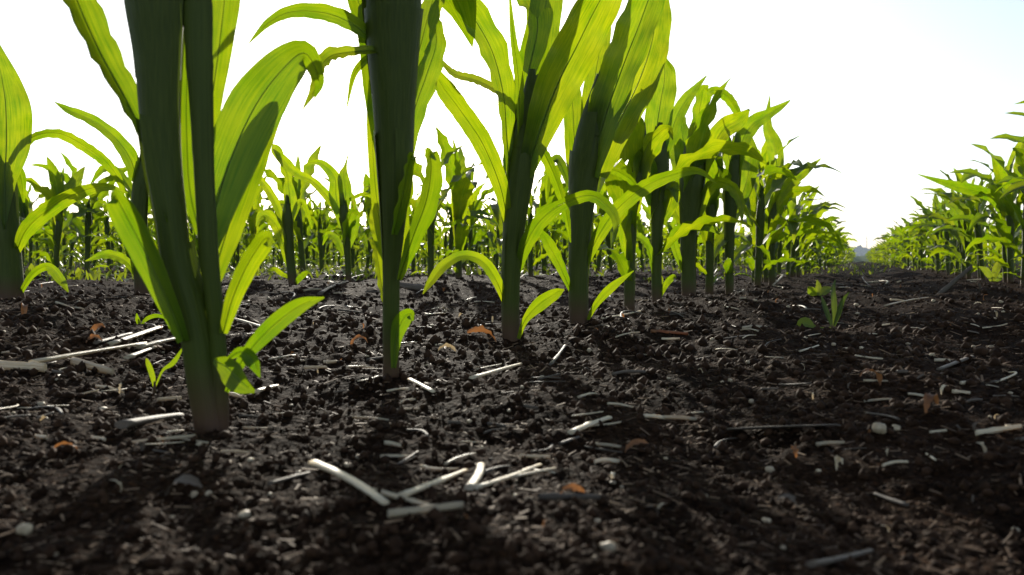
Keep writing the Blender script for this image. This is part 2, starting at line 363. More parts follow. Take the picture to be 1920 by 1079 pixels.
# ------------------------------------------------------------------ hero corn plants, traced leaf by leaf
def hero(base_px, base_py, label, stalk, leaves, tillers=(), d=None, sheaths=True, fill=(), group='corn plants of the near row'):
    """stalk: list of (px, py, full width px[, depth shift]); leaves: dicts"""
    d = d or hit(base_px, base_py)
    b = W(base_px, base_py, d); b.z = g1(b.x, b.y)
    root = empty('corn_plant', b); tag(root, label, 'corn plant', group)
    B = np.array(b)
    def pt(p, dd): return np.array(W(p[0], p[1], d + dd)) - B
    def stem(spec, name):
        P = np.array([list(pt(p, p[3] if len(p) > 3 else 0)) + [p[2] / 2 / F * d] for p in spec])
        P[0, 2] = min(P[0, 2], 0) - 0.006
        C = catmull(P, 40)
        s = np.linspace(0, 1, 41)
        rad = C[:, 3] * (1 + 0.05 * np.exp(-((s * 6 % 1 - 0.5) / 0.07) ** 2))
        flat = 1 - 0.45 * sstep(0.3, 0.9, s)
        V, Fc, UV = tube(C[:, :3], rad, 16, flat, True, 0.03)
        return mesh_obj(name, V, Fc, M_STALK, root, UV)
    stem(stalk, 'stalk')
    for t_ in tillers: stem(t_, 'tiller')
    # leaf sheaths: open sleeves that overlap up the stem, each with a free edge
    def sheath(spec, s0, s1, turn, grow):
        P = np.array([list(pt(p, p[3] if len(p) > 3 else 0)) + [p[2] / 2 / F * d] for p in spec])
        C = catmull(P, 60); i0, i1 = int(s0 * 60), int(s1 * 60); C = C[i0:i1 + 1]; n = len(C)
        if n < 4: return
        t = nrm(np.gradient(C[:, :3], axis=0)); a = nrm(np.array([1.0, 0, 0]) - t * t[:, :1]); b_ = np.cross(t, a)
        q = np.linspace(0, math.radians(300), 19) + turn; k_ = np.linspace(0, 1, n)
        V = []; U = []
        for j, qq in enumerate(q):
            e = abs(j / 18 - .5) * 2
            rr_ = C[:, 3] * (1.015 + grow * (.25 + .75 * k_)) + .0006 * e ** 6 * (1 + 3 * k_)
            V.append(C[:, :3] + a * (rr_ * math.cos(qq))[:, None] + b_ * (rr_ * .82 * math.sin(qq))[:, None] + t * (.004 * (e ** 4) * k_)[:, None]); U.append(np.stack([np.full(n, j / 18), k_ * 2], 1))
        V = np.stack(V, 1).reshape(-1, 3); U = np.stack(U, 1).reshape(-1, 2)
        Fc = [(i * 19 + j, i * 19 + j + 1, (i + 1) * 19 + j + 1, (i + 1) * 19 + j) for i in range(n - 1) for j in range(18)]
        mesh_obj('sheath', V, Fc, M_STALK, root, U)
    if sheaths:
        for spec in [stalk]:
            for (s0, s1, tu, gr) in ((.06, .34, 2.2, .03), (.24, .58, 5.0, .04), (.46, .82, 1.6, .05), (.66, .97, 4.4, .04)): sheath(spec, s0, s1, tu + base_px, gr)
    for (v_, k_, off_, rz_, sc_) in fill:
        o = bpy.data.objects.new('leaf', protos[v_][k_][1]); COL.objects.link(o); o.parent = root; o.location = off_; o.rotation_euler = (0, 0, rz_); o.scale = (sc_,) * 3
    for k, lf in enumerate(leaves):
        rr = random.Random(hash((base_px, k)) & 0xffff)
        pts = lf['p']; n = len(pts); dd0, dd1 = lf.get('dd', (0, rr.uniform(-.03, .03)))
        P = np.array([pt(p, dd0 + (dd1 - dd0) * i / (n - 1)) for i, p in enumerate(pts)])
        hw = np.array([p[2] / 2 / F * d for p in pts])[:, None]
        rl = np.radians(np.interp(np.linspace(0, 1, n), [0, 0.5, 1], lf.get('roll', (0, 0, 0))))[:, None]
        C = catmull(np.hstack([P, hw, rl]), 30)
        view = nrm(C[:, :3] + B - np.array(cam.location))
        t = nrm(np.gradient(C[:, :3], axis=0))
        side = np.cross(t, view)
        V, Fc, UV, nm = ribbon(C[:, :3], np.maximum(C[:, 3], 0.00025), side, C[:, 4], lf.get('fold', 0.42), lf.get('ruf', 0.2), rr, 8)
        o = mesh_obj('leaf', V, Fc, lf.get('mat', M_LEAF), root, UV)
        mv, mf, muv = tube(C[:27, :3] + nm[:27] * 0.0002, np.linspace(0.03, 0.006, 27) * C[:27, 3].max() + 0.0001, 6)
        mesh_obj('midrib', mv, mf, M_RIB, o, muv)
    return root, d
def lf(p, **k): k['p'] = p; return k

hero(395, 790, 'thick corn plant nearest the camera with a second shoot at left',
     [(402, 790, 58), (378, 700, 56), (362, 600, 54), (334, 500, 54), (320, 400, 56), (306, 300, 64), (299, 200, 72), (297, 100, 82), (292, 0, 98), (288, -110, 90), (286, -250, 30)],
     [lf([(318, 420, 30), (288, 300, 42), (240, 195, 62), (186, 95, 80), (140, -10, 88), (100, -130, 70), (70, -240, 10)], roll=(35, 25, 10), dd=(-.005, .05), fold=.75),
      lf([(385, 330, 24), (396, 200, 40), (412, 80, 56), (424, -40, 64), (430, -180, 20)], roll=(10, 0, 10), dd=(.01, .03)),
      lf([(374, 440, 14), (355, 350, 30), (350, 250, 34), (350, 160, 30), (352, 70, 14), (352, 20, 3)], dd=(.02, .04), fold=.2),
      lf([(392, 470, 30), (402, 400, 70), (432, 300, 100), (478, 200, 108), (530, 130, 86), (572, 100, 52), (598, 150, 26), (590, 185, 3)], roll=(12, 8, 25), dd=(.0, .05), fold=.2, ruf=.1),
      lf([(388, 560, 26), (424, 440, 60), (462, 330, 66), (492, 250, 55), (525, 190, 30), (540, 170, 4)], roll=(-15, -12, 0), dd=(.012, .065), fold=.2, ruf=.12),
      lf([(345, 640, 24), (325, 590, 36), (285, 500, 50), (250, 430, 54), (228, 388, 50), (216, 368, 34), (208, 376, 8)], roll=(-20, -15, -30), dd=(-.008, -.03), ruf=.05),
      lf([(418, 625, 18), (436, 560, 34), (462, 500, 42), (488, 458, 44), (502, 446, 36), (510, 462, 10)], roll=(20, 25, 40), dd=(-.004, -.02), ruf=.06),
      lf([(425, 735, 10), (455, 675, 22), (505, 618, 36), (560, 575, 32), (608, 558, 3)], roll=(5, 0, 0), dd=(-.006, -.01), ruf=.05),
      lf([(402, 676, 10), (428, 690, 44), (452, 715, 48), (478, 735, 6)], roll=(20, 30, 30), dd=(-.016, -.03), ruf=.03),
      lf([(428, 672, 8), (452, 660, 26), (475, 675, 34), (488, 708, 4)], roll=(30, 35, 40), dd=(-.014, -.02), ruf=.03)],
     tillers=[[(412, 780, 36), (411, 700, 31), (405, 600, 30), (394, 500, 34), (387, 400, 36), (382, 300, 38), (378, 200, 44), (373, 100, 50), (370, 0, 54), (366, -110, 24)]],
     fill=[(0, 5, (-.02, .01, .03), 2.0, 1.1), (1, 6, (-.02, .01, .03), .4, 1.1), (2, 7, (-.02, .01, .03), 3.0, 1.1), (3, 5, (-.02, .01, .05), 1.2, 1.1), (4, 6, (-.01, .01, .04), 4.6, 1.1)])

hero(735, 705, 'slender corn plant standing against the sun, left of the paired plants',
     [(733, 705, 30), (733, 600, 30), (734, 500, 32), (737, 420, 44), (740, 320, 62), (738, 200, 74), (736, 80, 92), (737, -30, 100), (738, -160, 40)],
     [lf([(700, 75, 20), (660, 45, 34), (610, 25, 34), (550, 22, 26), (505, 42, 16), (466, 82, 2)], roll=(20, 10, 10), dd=(0, -.03)),
      lf([(705, 95, 20), (660, 98, 24), (620, 106, 34), (600, 130, 30), (592, 165, 20), (568, 206, 2)], roll=(40, 35, 30), dd=(-.01, -.06)),
      lf([(705, 100, 14), (680, 118, 16), (662, 145, 12), (650, 205, 2)], dd=(.01, .05)),
      lf([(724, 500, 10), (712, 420, 24), (702, 330, 22), (696, 230, 20), (694, 150, 6)], roll=(5, 5, 5), dd=(.008, .02)),
      lf([(735, 515, 8), (715, 455, 28), (706, 410, 30), (708, 360, 8)], dd=(.01, .04)),
      lf([(748, 525, 12), (772, 450, 40), (798, 380, 52), (808, 320, 46), (806, 285, 26), (818, 300, 4)], roll=(35, 45, 50), dd=(-.01, -.05), ruf=.1),
      lf([(738, 440, 16), (752, 380, 38), (764, 320, 34), (772, 292, 20), (778, 300, 3)], roll=(40, 50, 40), dd=(-.01, -.03)),
      lf([(738, 545, 8), (744, 505, 26), (752, 455, 30), (758, 400, 20), (762, 360, 4)], dd=(.008, .02)),
      lf([(758, 320, 20), (775, 215, 44), (800, 140, 52), (818, 80, 40), (812, 30, 28), (822, -10, 4)], roll=(30, 20, 40), dd=(.0, .04), ruf=.22),
      lf([(720, 330, 20), (700, 180, 40), (690, 70, 44), (668, -10, 48), (640, -90, 10)], roll=(10, 0, 20), dd=(.01, .06)),
      lf([(760, 200, 30), (790, 80, 40), (812, 0, 46), (850, -90, 10)], roll=(25, 20, 20), dd=(.0, .05)),
      lf([(738, 690, 10), (742, 640, 22), (752, 605, 34), (768, 588, 24), (775, 602, 3)], roll=(0, 5, 30), dd=(-.008, -.01), ruf=.04),
      lf([(728, 600, 8), (716, 540, 24), (707, 480, 28), (703, 452, 14)], roll=(45, 40, 30), dd=(.0, .02))],
     fill=[(5, 5, (0, 0, .07), 2.0, 1.0), (6, 6, (0, 0, .07), .4, 1.0), (7, 7, (0, 0, .06), 3.0, 1.0), (8, 6, (0, 0, .08), 4.7, 1.0)])

hero(958, 640, 'corn plant with reddish foot, left one of the close middle pair',
     [(958, 645, 34), (957, 560, 33), (960, 470, 36), (966, 400, 42), (976, 320, 50), (985, 250, 44), (992, 190, 30), (998, 130, 12)],
     [lf([(953, 425, 14), (938, 350, 32), (905, 270, 40), (865, 210, 38), (832, 165, 36), (806, 118, 5)], roll=(10, 5, 15), dd=(0, -.08)),
      lf([(960, 360, 26), (950, 260, 30), (944, 180, 44), (922, 95, 60), (880, 20, 58), (845, -40, 40), (815, -100, 4)], roll=(45, 30, 20), dd=(0, -.05)),
      lf([(975, 360, 34), (985, 240, 58), (1000, 140, 76), (1018, 50, 72), (1030, -50, 60), (1036, -150, 8)], roll=(5, 0, 10), dd=(.0, .06)),
      lf([(985, 330, 30), (1015, 240, 62), (1045, 160, 86), (1085, 80, 88), (1120, 10, 80), (1160, -60, 50), (1190, -120, 6)], roll=(-10, 5, 20), dd=(-.005, -.06)),
      lf([(975, 260, 12), (972, 150, 20), (962, 70, 13), (956, -5, 4)], roll=(30, 20, 0), dd=(-.005, -.05)),
      lf([(978, 225, 14), (940, 178, 20), (895, 152, 22), (850, 138, 18), (820, 105, 3)], roll=(35, 30, 20), dd=(.01, .1)),
      lf([(1000, 260, 22), (1022, 290, 26), (1046, 345, 24), (1062, 400, 18), (1070, 455, 3)], roll=(30, 25, 20), dd=(.005, .08)),
      lf([(972, 635, 7), (985, 600, 14), (1012, 570, 28), (1042, 550, 22), (1058, 543, 3)], roll=(10, 10, 15), dd=(-.01, -.03), ruf=.06),
      lf([(946, 570, 8), (932, 530, 22), (905, 492, 24), (868, 480, 20), (832, 500, 22), (808, 530, 16), (793, 552, 2)], roll=(20, 25, 20), dd=(0, -.06), ruf=.06),
      lf([(972, 510, 10), (985, 460, 28), (1012, 415, 32), (1055, 382, 26), (1105, 366, 24), (1138, 385, 22), (1155, 412, 16), (1152, 455, 2)], roll=(10, 25, 10), dd=(0, -.07)),
      lf([(990, 140, 30), (1008, 40, 60), (980, -20, 70), (930, -70, 10)], roll=(20, 30, 30), dd=(.01, .08))])

hero(1085, 612, 'sturdy corn plant with broad upright leaves, right one of the close middle pair',
     [(1086, 616, 36), (1084, 520, 36), (1088, 430, 40), (1094, 350, 50), (1102, 290, 58), (1112, 230, 48), (1122, 180, 32), (1130, 130, 10)],
     [lf([(1085, 380, 26), (1078, 290, 42), (1074, 200, 40), (1068, 130, 30), (1058, 70, 5)], roll=(10, 5, 0), dd=(.0, .05)),
      lf([(1105, 330, 50), (1135, 220, 74), (1170, 120, 80), (1205, 30, 76), (1235, -60, 50), (1250, -140, 6)], roll=(-25, -20, 0), dd=(-.005, -.05)),
      lf([(1120, 330, 40), (1155, 240, 66), (1195, 160, 76), (1222, 80, 72), (1232, 0, 50), (1222, -80, 8)], roll=(10, 5, 15), dd=(.005, .06)),
      lf([(1100, 270, 30), (1108, 190, 40), (1118, 130, 40), (1130, 60, 36), (1140, -30, 6)], dd=(.012, .06)),
      lf([(1150, 265, 26), (1160, 240, 34), (1180, 190, 30), (1215, 150, 24), (1236, 100, 16), (1262, 135, 2)], roll=(10, 10, 30), dd=(.02, .10)),
      lf([(1102, 600, 6), (1118, 570, 13), (1145, 540, 18), (1188, 508, 2)], roll=(10, 15, 10), dd=(-.01, -.03), ruf=.05),
      lf([(1072, 550, 8), (1050, 500, 20), (1028, 458, 24), (1008, 425, 4)], roll=(15, 10, 10), dd=(0, -.05)),
      lf([(1098, 500, 10), (1118, 450, 24), (1155, 395, 30), (1210, 350, 30), (1262, 328, 22), (1308, 320, 14), (1345, 345, 2)], roll=(10, 15, 20), dd=(0, -.06)),
      lf([(1068, 350, 16), (1045, 300, 22), (1030, 330, 20), (1025, 380, 3)], roll=(30, 30, 20), dd=(.01, .09)),
      lf([(1118, 330, 14), (1145, 318, 18), (1180, 335, 18), (1205, 370, 3)], roll=(40, 35, 20), dd=(.01, .09))])

hero(15, 560, 'corn plant cut by the left picture edge with one tall lit leaf',
     [(20, 560, 50), (14, 470, 46), (8, 380, 46), (4, 330, 42), (2, 290, 26), (0, 260, 8)],
     [lf([(8, 430, 3), (9, 345, 36), (12, 265, 80), (10, 190, 78), (0, 130, 46), (-8, 75, 5)], roll=(0, 5, 0), dd=(-.016, -.016), fold=.2),
      lf([(25, 300, 16), (60, 258, 18), (110, 250, 22), (160, 275, 24), (200, 305, 22), (225, 340, 16), (232, 372, 2)], roll=(40, 20, 20), dd=(0, .1)),
      lf([(28, 480, 10), (50, 430, 30), (95, 390, 32), (150, 360, 26), (200, 350, 16), (240, 362, 2)], roll=(15, 10, 30), dd=(0, -.08)),
      lf([(35, 555, 8), (60, 515, 14), (90, 500, 18), (115, 525, 18), (128, 548, 3)], roll=(20, 25, 10), dd=(0, -.05), ruf=.05),
      lf([(20, 300, 14), (38, 330, 20), (45, 380, 4)], dd=(.0, .05)),
      lf([(-5, 420, 16), (-60, 360, 30), (-120, 340, 26), (-180, 380, 3)], dd=(0, .0)),
      lf([(-2, 250, 20), (-50, 120, 50), (-90, 0, 40), (-130, -60, 4)], dd=(0, .1))], group='corn plants of the second row')

hero(265, 556, 'dark-stemmed corn plant partly hidden behind the nearest plant',
     [(268, 558, 26), (264, 500, 25), (262, 430, 26), (262, 370, 28), (265, 330, 24), (268, 300, 14), (270, 270, 4)],
     [lf([(258, 345, 16), (245, 300, 32), (215, 258, 26), (170, 225, 22), (130, 208, 16), (103, 192, 2)], roll=(10, 15, 20), dd=(0, -.06)),
      lf([(268, 330, 20), (280, 270, 30), (290, 200, 26), (300, 150, 3)], dd=(0, .05)),
      lf([(260, 380, 12), (225, 330, 20), (195, 318, 18), (170, 345, 2)], roll=(30, 30, 20), dd=(0, .06)),
      lf([(268, 400, 14), (310, 350, 24), (360, 340, 22), (410, 370, 3)], dd=(0, .06)),
      lf([(258, 520, 8), (235, 490, 18), (200, 478, 18), (160, 490, 2)], roll=(10, 20, 10), dd=(0, -.04))], group='corn plants of the second row')

hero(548, 531, 'small corn plant with arching leaves between the nearest plant and the slender one',
     [(550, 533, 17), (545, 490, 15), (541, 440, 16), (539, 410, 18), (539, 385, 10), (538, 365, 4)],
     [lf([(540, 420, 14), (545, 385, 27), (541, 350, 20), (538, 325, 4), (520, 285, 22), (510, 270, 2)], dd=(0, .0)),
      lf([(535, 430, 10), (515, 380, 18), (490, 340, 14), (465, 320, 8), (450, 322, 2)], dd=(0, -.05), roll=(20, 15, 20)),
      lf([(545, 420, 8), (562, 380, 14), (575, 395, 10), (585, 430, 2)], dd=(0, .05)),
      lf([(540, 500, 8), (525, 440, 20), (510, 412, 26), (492, 405, 20), (480, 425, 2)], dd=(0, -.05), roll=(0, 15, 30)),
      lf([(545, 520, 5), (530, 515, 9), (515, 505, 9), (500, 510, 1)], dd=(0, -.05)),
      lf([(552, 535, 5), (562, 522, 12), (574, 512, 10), (580, 508, 1)], dd=(0, -.05))], group='corn plants of the second row')

hero(652, 531, 'small corn plant with a long leaf swept left, beside the slender plant',
     [(654, 533, 12), (652, 490, 11), (649, 440, 13), (645, 405, 16), (643, 380, 9), (642, 360, 3)],
     [lf([(640, 420, 14), (630, 370, 28), (628, 335, 24), (605, 308, 16), (585, 305, 8), (570, 312, 2)], dd=(0, -.03)),
      lf([(645, 400, 16), (648, 360, 26), (644, 330, 20), (648, 310, 6), (655, 282, 1)], dd=(0, .03)),
      lf([(635, 400, 12), (610, 365, 18), (585, 340, 16), (555, 325, 18), (530, 300, 20), (512, 280, 2)], dd=(0, -.06), roll=(10, 15, 10)),
      lf([(655, 375, 8), (680, 364, 9), (700, 370, 8), (712, 385, 1)], dd=(0, .05), roll=(20, 30, 20)),
      lf([(648, 460, 12), (650, 425, 28), (660, 400, 24), (672, 395, 12)], roll=(40, 40, 40), dd=(0, -.06)),
      lf([(652, 470, 8), (660, 440, 20), (668, 415, 16), (675, 405, 2)], dd=(0, .0)),
      lf([(645, 480, 8), (630, 450, 16), (615, 440, 12), (605, 460, 2)], dd=(0, .05))], group='corn plants of the second row')

def place_plant(x, y, sc, rz, v, label, group, tilt=0.0):
    root = empty('corn_plant', (x, y, g1(x, y))); root.rotation_euler = (tilt * math.cos(rz * 3), tilt * math.sin(rz * 5), rz); root.scale = (sc, sc, sc)
    tag(root, label, 'corn plant', group)
    for nm_, me in protos[v % NVAR]:
        c = bpy.data.objects.new(nm_, me); COL.objects.link(c); c.parent = root
    return root

COUNT = 0
# near row, the plants after the close pair
def filled(px, py, label, stalk, leaves, v, ks, rz, sc=1.0):
    root, d = hero(px, py, label, stalk, leaves); c, q = math.cos(rz), math.sin(rz)
    for k in ks:
        o = bpy.data.objects.new('leaf', protos[v][k][1]); COL.objects.link(o); o.parent = root; o.rotation_euler = (0, 0, rz); o.scale = (sc,) * 3
    return root
filled(1180, 578, 'corn plant directly behind the close middle pair, leaf curled forward at mid height',
     [(1180, 580, 20), (1180, 480, 19), (1182, 400, 24), (1190, 330, 34), (1200, 280, 26), (1206, 230, 8)],
     [lf([(1188, 400, 24), (1196, 330, 44), (1212, 280, 50), (1235, 250, 44), (1255, 240, 20), (1262, 262, 3)], roll=(35, 40, 45), dd=(0, -.05)),
      lf([(1178, 370, 20), (1172, 290, 38), (1165, 220, 44), (1172, 175, 30), (1178, 140, 4)], dd=(0, .05)),
      lf([(1178, 390, 14), (1150, 330, 22), (1120, 315, 18), (1090, 330, 3)], roll=(30, 30, 20), dd=(0, .05)),
      lf([(1190, 320, 20), (1178, 240, 30), (1182, 205, 24), (1205, 185, 16), (1212, 200, 2)], roll=(40, 30, 20), dd=(0, .04)),
      lf([(1182, 520, 8), (1176, 470, 22), (1172, 430, 24), (1185, 395, 4)], dd=(0, -.03))], 0, (2, 4, 6), 0.6)
filled(1230, 568, 'corn plant with one tall lit upright leaf, right of the middle pair',
     [(1232, 570, 19), (1230, 500, 18), (1232, 420, 22), (1236, 350, 32), (1236, 290, 30), (1238, 230, 8)],
     [lf([(1230, 340, 26), (1230, 260, 52), (1238, 195, 56), (1246, 150, 48), (1244, 120, 26), (1228, 104, 3)], roll=(5, 5, 25), dd=(0, .03)),
      lf([(1245, 300, 20), (1265, 230, 30), (1285, 190, 26), (1305, 165, 14), (1325, 142, 2)], dd=(0, .03)),
      lf([(1225, 400, 18), (1215, 330, 40), (1195, 300, 44), (1185, 330, 30), (1178, 370, 3)], roll=(20, 35, 30), dd=(0, -.06)),
      lf([(1240, 420, 16), (1258, 380, 30), (1262, 350, 26), (1270, 380, 3)], dd=(0, -.03)),
      lf([(1226, 520, 8), (1215, 465, 18), (1195, 445, 18), (1175, 450, 2)], roll=(40, 40, 30), dd=(0, -.04)),
      lf([(1236, 560, 6), (1248, 535, 12), (1262, 520, 12), (1268, 522, 2)], dd=(0, -.03))], 1, (3, 5, 6), 2.2)
filled(1292, 558, 'thick corn plant in the near row under a drooping wavy leaf',
     [(1292, 560, 27), (1290, 490, 26), (1292, 420, 32), (1298, 340, 46), (1302, 280, 36), (1305, 230, 10)],
     [lf([(1298, 330, 24), (1302, 260, 36), (1312, 205, 40), (1318, 170, 28), (1328, 160, 4)], roll=(30, 35, 20), dd=(0, -.03)),
      lf([(1300, 380, 24), (1290, 320, 44), (1282, 270, 40), (1278, 235, 22), (1285, 220, 3)], dd=(0, .04)),
      lf([(1315, 200, 16), (1335, 170, 18), (1362, 180, 22), (1380, 205, 18), (1392, 235, 2)], roll=(20, 20, 10), dd=(.02, .1)),
      lf([(1305, 350, 24), (1330, 290, 34), (1355, 245, 40), (1385, 225, 34), (1405, 205, 4)], roll=(-20, -10, 20), dd=(0, -.05)),
      lf([(1285, 430, 18), (1262, 390, 24), (1245, 350, 20), (1232, 335, 3)], roll=(30, 30, 20), dd=(0, .04)),
      lf([(1285, 520, 8), (1262, 450, 20), (1285, 425, 22), (1325, 425, 18), (1350, 440, 2)], roll=(20, 20, 20), dd=(0, -.05)),
      lf([(1300, 420, 20), (1330, 350, 26), (1365, 345, 26), (1388, 375, 20), (1392, 420, 2)], roll=(30, 30, 20), dd=(0, -.06))], 2, (2, 4, 6, 7), 4.0)
filled(1368, 551, 'corn plant with a long leaf pointing up right over the alley',
     [(1368, 553, 16), (1367, 490, 15), (1368, 420, 20), (1372, 350, 28), (1378, 290, 20), (1382, 250, 6)],
     [lf([(1378, 330, 22), (1390, 270, 34), (1410, 235, 34), (1440, 215, 22), (1465, 200, 12), (1482, 188, 2)], roll=(-15, -10, 0), dd=(0, -.04)),
      lf([(1372, 350, 24), (1365, 290, 34), (1345, 260, 34), (1325, 265, 24), (1312, 290, 3)], roll=(30, 35, 30), dd=(0, -.05)),
      lf([(1380, 400, 20), (1400, 340, 34), (1408, 290, 30), (1405, 250, 4)], dd=(0, .05)),
      lf([(1440, 330, 14), (1452, 270, 26), (1440, 230, 22), (1443, 180, 3)], dd=(.25, .3))][:3], 3, (2, 3, 5, 6), 1.0)
filled(1448, 537, 'corn plant with a tall twisted leaf standing above the near row',
     [(1448, 540, 13), (1447, 470, 12), (1448, 410, 15), (1450, 360, 8), (1451, 340, 3)],
     [lf([(1449, 380, 12), (1456, 315, 28), (1452, 272, 30), (1440, 242, 20), (1440, 212, 11), (1444, 178, 1)], dd=(0, .02)),
      lf([(1452, 400, 10), (1475, 352, 20), (1505, 325, 20), (1540, 297, 1)], dd=(0, -.05), roll=(-10, -10, 0)),
      lf([(1445, 400, 12), (1425, 330, 28), (1412, 290, 26), (1400, 300, 3)], roll=(30, 35, 30), dd=(0, -.05))], 5, (1, 2, 3, 4, 5, 6), 2.0)
hero(1888, 530, 'corn plant of the right row with a long leaf reaching left over the alley',
     [(1888, 534, 13), (1886, 470, 12), (1888, 410, 15), (1892, 360, 9), (1894, 330, 3)],
     [lf([(1886, 420, 10), (1868, 378, 20), (1842, 362, 24), (1800, 352, 22), (1760, 340, 11), (1720, 327, 1)], roll=(10, 10, 10), dd=(0, -.08), ruf=.1),
      lf([(1890, 390, 14), (1900, 330, 30), (1912, 285, 26), (1925, 250, 2)], dd=(0, .03)),
      lf([(1892, 400, 12), (1915, 370, 24), (1945, 370, 20), (1965, 400, 2)], dd=(0, -.05))], d=2.5, group='corn plants of the right row',
     fill=[(6, k_, (0, 0, 0), 1.3, 1.0) for k_ in (1, 2, 3, 4, 5, 6, 7)])
near = [(1330, 552, 1.00, 'corn plant wedged between the thick plant and the long-leafed plant of the near row'),
        (1420, 540, 1.0, 'corn plant just right of the long-leafed plant in the near row')]
for i, (px, py, sc, lab) in enumerate(near):
    d = hit(px, py); p = W(px, py, d)
    place_plant(p.x, p.y, sc, 1.1 + 2.4 * i, i + 4, lab, 'corn plants of the near row', 0.04); COUNT += 1
OFF0 = -0.275
def row_xy(off, al): return off * NX + al * UX, off * NY + al * UY
def in_view(x, y, z=0.2, m=60):
    if y < 0.15: return False
    px = CX + x / y * F
    return -m < px < 1920 + m
al = (W(1448, 537, hit(1448, 537)).x * UX + hit(1448, 537) * UY)
k = 0
while al < 11.0:
    al += rnd.uniform(0.15, 0.21); x, y = row_xy(OFF0 + rnd.uniform(-.025, .025), al)
    place_plant(x, y, rnd.uniform(.9, 1.1), rnd.uniform(0, 6.28), rnd.randrange(NVAR), 'corn plant in the receding far part of the near row', 'corn plants of the near row, far part', 0.05); COUNT += 1
al = 1.15
while al < 11.0:
    x, y = row_xy(0.425 + rnd.uniform(-.025, .025), al)
    place_plant(x, y, rnd.uniform(.92, 1.12), rnd.uniform(0, 6.28), rnd.randrange(NVAR), 'corn plant in the row at the right picture edge', 'corn plants of the right row', 0.05); COUNT += 1
    al += rnd.uniform(0.16, 0.22)
stuff_pts = []
hero_xy = [(-0.1, .37)]
for (px, py) in ((15, 560), (265, 556), (548, 531), (652, 531)):
    p = W(px, py, hit(px, py)); hero_xy.append((p.x, p.y))
for r in range(1, 40):
    off = OFF0 - 0.7 * r; al = 0.2 + rnd.uniform(0, .2)
    while al < 60:
        al += (rnd.uniform(0.12, 0.19) if al < 20 else rnd.uniform(.16, .26)) if r > 1 else rnd.uniform(0.2, 0.3)
        x, y = row_xy(off + rnd.uniform(-.03, .03), al)
        dd = math.hypot(x, y)
        if dd > 45 or not in_view(x, y, m=120): continue
        px = CX + x / y * F
        if r <= 2 and y < 2.6 and px < 800: continue          # the traced plants stand here
        if any((x - a) ** 2 + (y - b) ** 2 < .15 ** 2 for a, b in hero_xy): continue
        stuff_pts.append((dd, x, y, r))
for r in range(2, 26):
    off = OFF0 + 0.7 * r; al = 1.5
    while al < 45:
        al += rnd.uniform(0.16, 0.24)
        x, y = row_xy(off + rnd.uniform(-.03, .03), al)
        if in_view(x, y, m=120): stuff_pts.append((math.hypot(x, y) + 3.0, x, y, -r))
for r0 in (OFF0, 0.425):
    al = 11.1
    while al < 45:
        al += rnd.uniform(.16, .24); x, y = row_xy(r0 + rnd.uniform(-.03, .03), al); stuff_pts.append((math.hypot(x, y), x, y, 0))
stuff_pts.sort()
extra = [(410, 512, .75), (175, 515, .8), (90, 520, .9), (350, 512, .8)]
n_ind = max(0, 285 - COUNT)
for (dd, x, y, r) in stuff_pts[:n_ind]:
    sc = rnd.uniform(.78, 1.05) if r > 0 else rnd.uniform(.9, 1.05)
    lab = {1: 'corn plant in the second row, left of the near row', 2: 'corn plant in the third row, two rows left of the near row', 3: 'small corn plant in the fourth row, seen between the near stems'}.get(r, 'young corn plant among the left background rows' if r >= 0 else 'corn plant behind the right-hand row')
    grp = {1: 'corn plants of the second row, unpaired', 2: 'corn plants of the third row', 3: 'corn plants of the fourth row'}.get(r, 'corn plants of the left background rows' if r >= 0 else 'corn plants behind the right row')
    place_plant(x, y, sc, rnd.uniform(0, 6.28), rnd.randrange(NVAR), lab, grp, 0.05); COUNT += 1
# the rest of the crop, one mass
def crop_mass():
    lo = []
    for v in range(6):
        for (n, nx, sd) in ((8, 2, 4), (3, 1, 3)):
            Vs, Fs, Us, o = [], [], [], 0
            for (nm_, V, Fc, UV) in plant_meshes(300 + v, n, nx, sd):
                q = np.array([f for f in Fc if len(f) == 4]); Vs.append(V); Us.append(UV); Fs.append(q + o); o += len(V)
            lo.append((np.vstack(Vs), np.vstack(Fs), np.vstack(Us)))
    VV, FF, UU, o = [], [], [], 0
    for (dd, x, y, r) in stuff_pts[n_ind:]:
        V, Fq, U = lo[rnd.randrange(6) * 2 + (0 if dd < 9 else 1)]
        if dd > 9: V = V.copy(); 
        a = rnd.uniform(0, 6.28); sc = rnd.uniform(.75, 1.0) if r > 0 else rnd.uniform(.85, 1.05); c, s = math.cos(a) * sc, math.sin(a) * sc
        T = np.stack([V[:, 0] * c - V[:, 1] * s + x, V[:, 0] * s + V[:, 1] * c + y, V[:, 2] * sc], 1)
        VV.append(T); FF.append(Fq + o); UU.append(U); o += len(V)
    V = np.vstack(VV); V[:, 2] += gsmooth(V[:, 0], V[:, 1]) 
    ob = big_mesh('corn_crop', V, np.vstack(FF), M_LEAF, True, np.vstack(UU))
    tag(ob, 'distant mass of green corn rows filling the field to the horizon', 'crop', kind='stuff')
crop_mass()
def far_field():
    ang = np.radians(np.linspace(-60, 60, 500)); rad = np.geomspace(36, 420, 60)
    A, Rr = np.meshgrid(ang, rad); X = Rr * np.sin(A); Y = Rr * np.cos(A)
    Z = 0.22 + 0.28 * vnoise(X, Y, 0.9, 21) + 0.15 * vnoise(X, Y, 3.1, 22); Z[0] = 0.0
    na, nr = len(ang), len(rad); i, j = np.meshgrid(np.arange(nr - 1), np.arange(na - 1), indexing='ij')
    Fq = np.stack([i * na + j, i * na + j + 1, (i + 1) * na + j + 1, (i + 1) * na + j], -1).reshape(-1, 4)
    ob = big_mesh('crop_canopy', np.stack([X, Y, Z], -1).reshape(-1, 3), Fq, M_CANOPY)
    tag(ob, 'far corn canopy reading as one green band below the woods', 'crop', kind='stuff')
far_field()

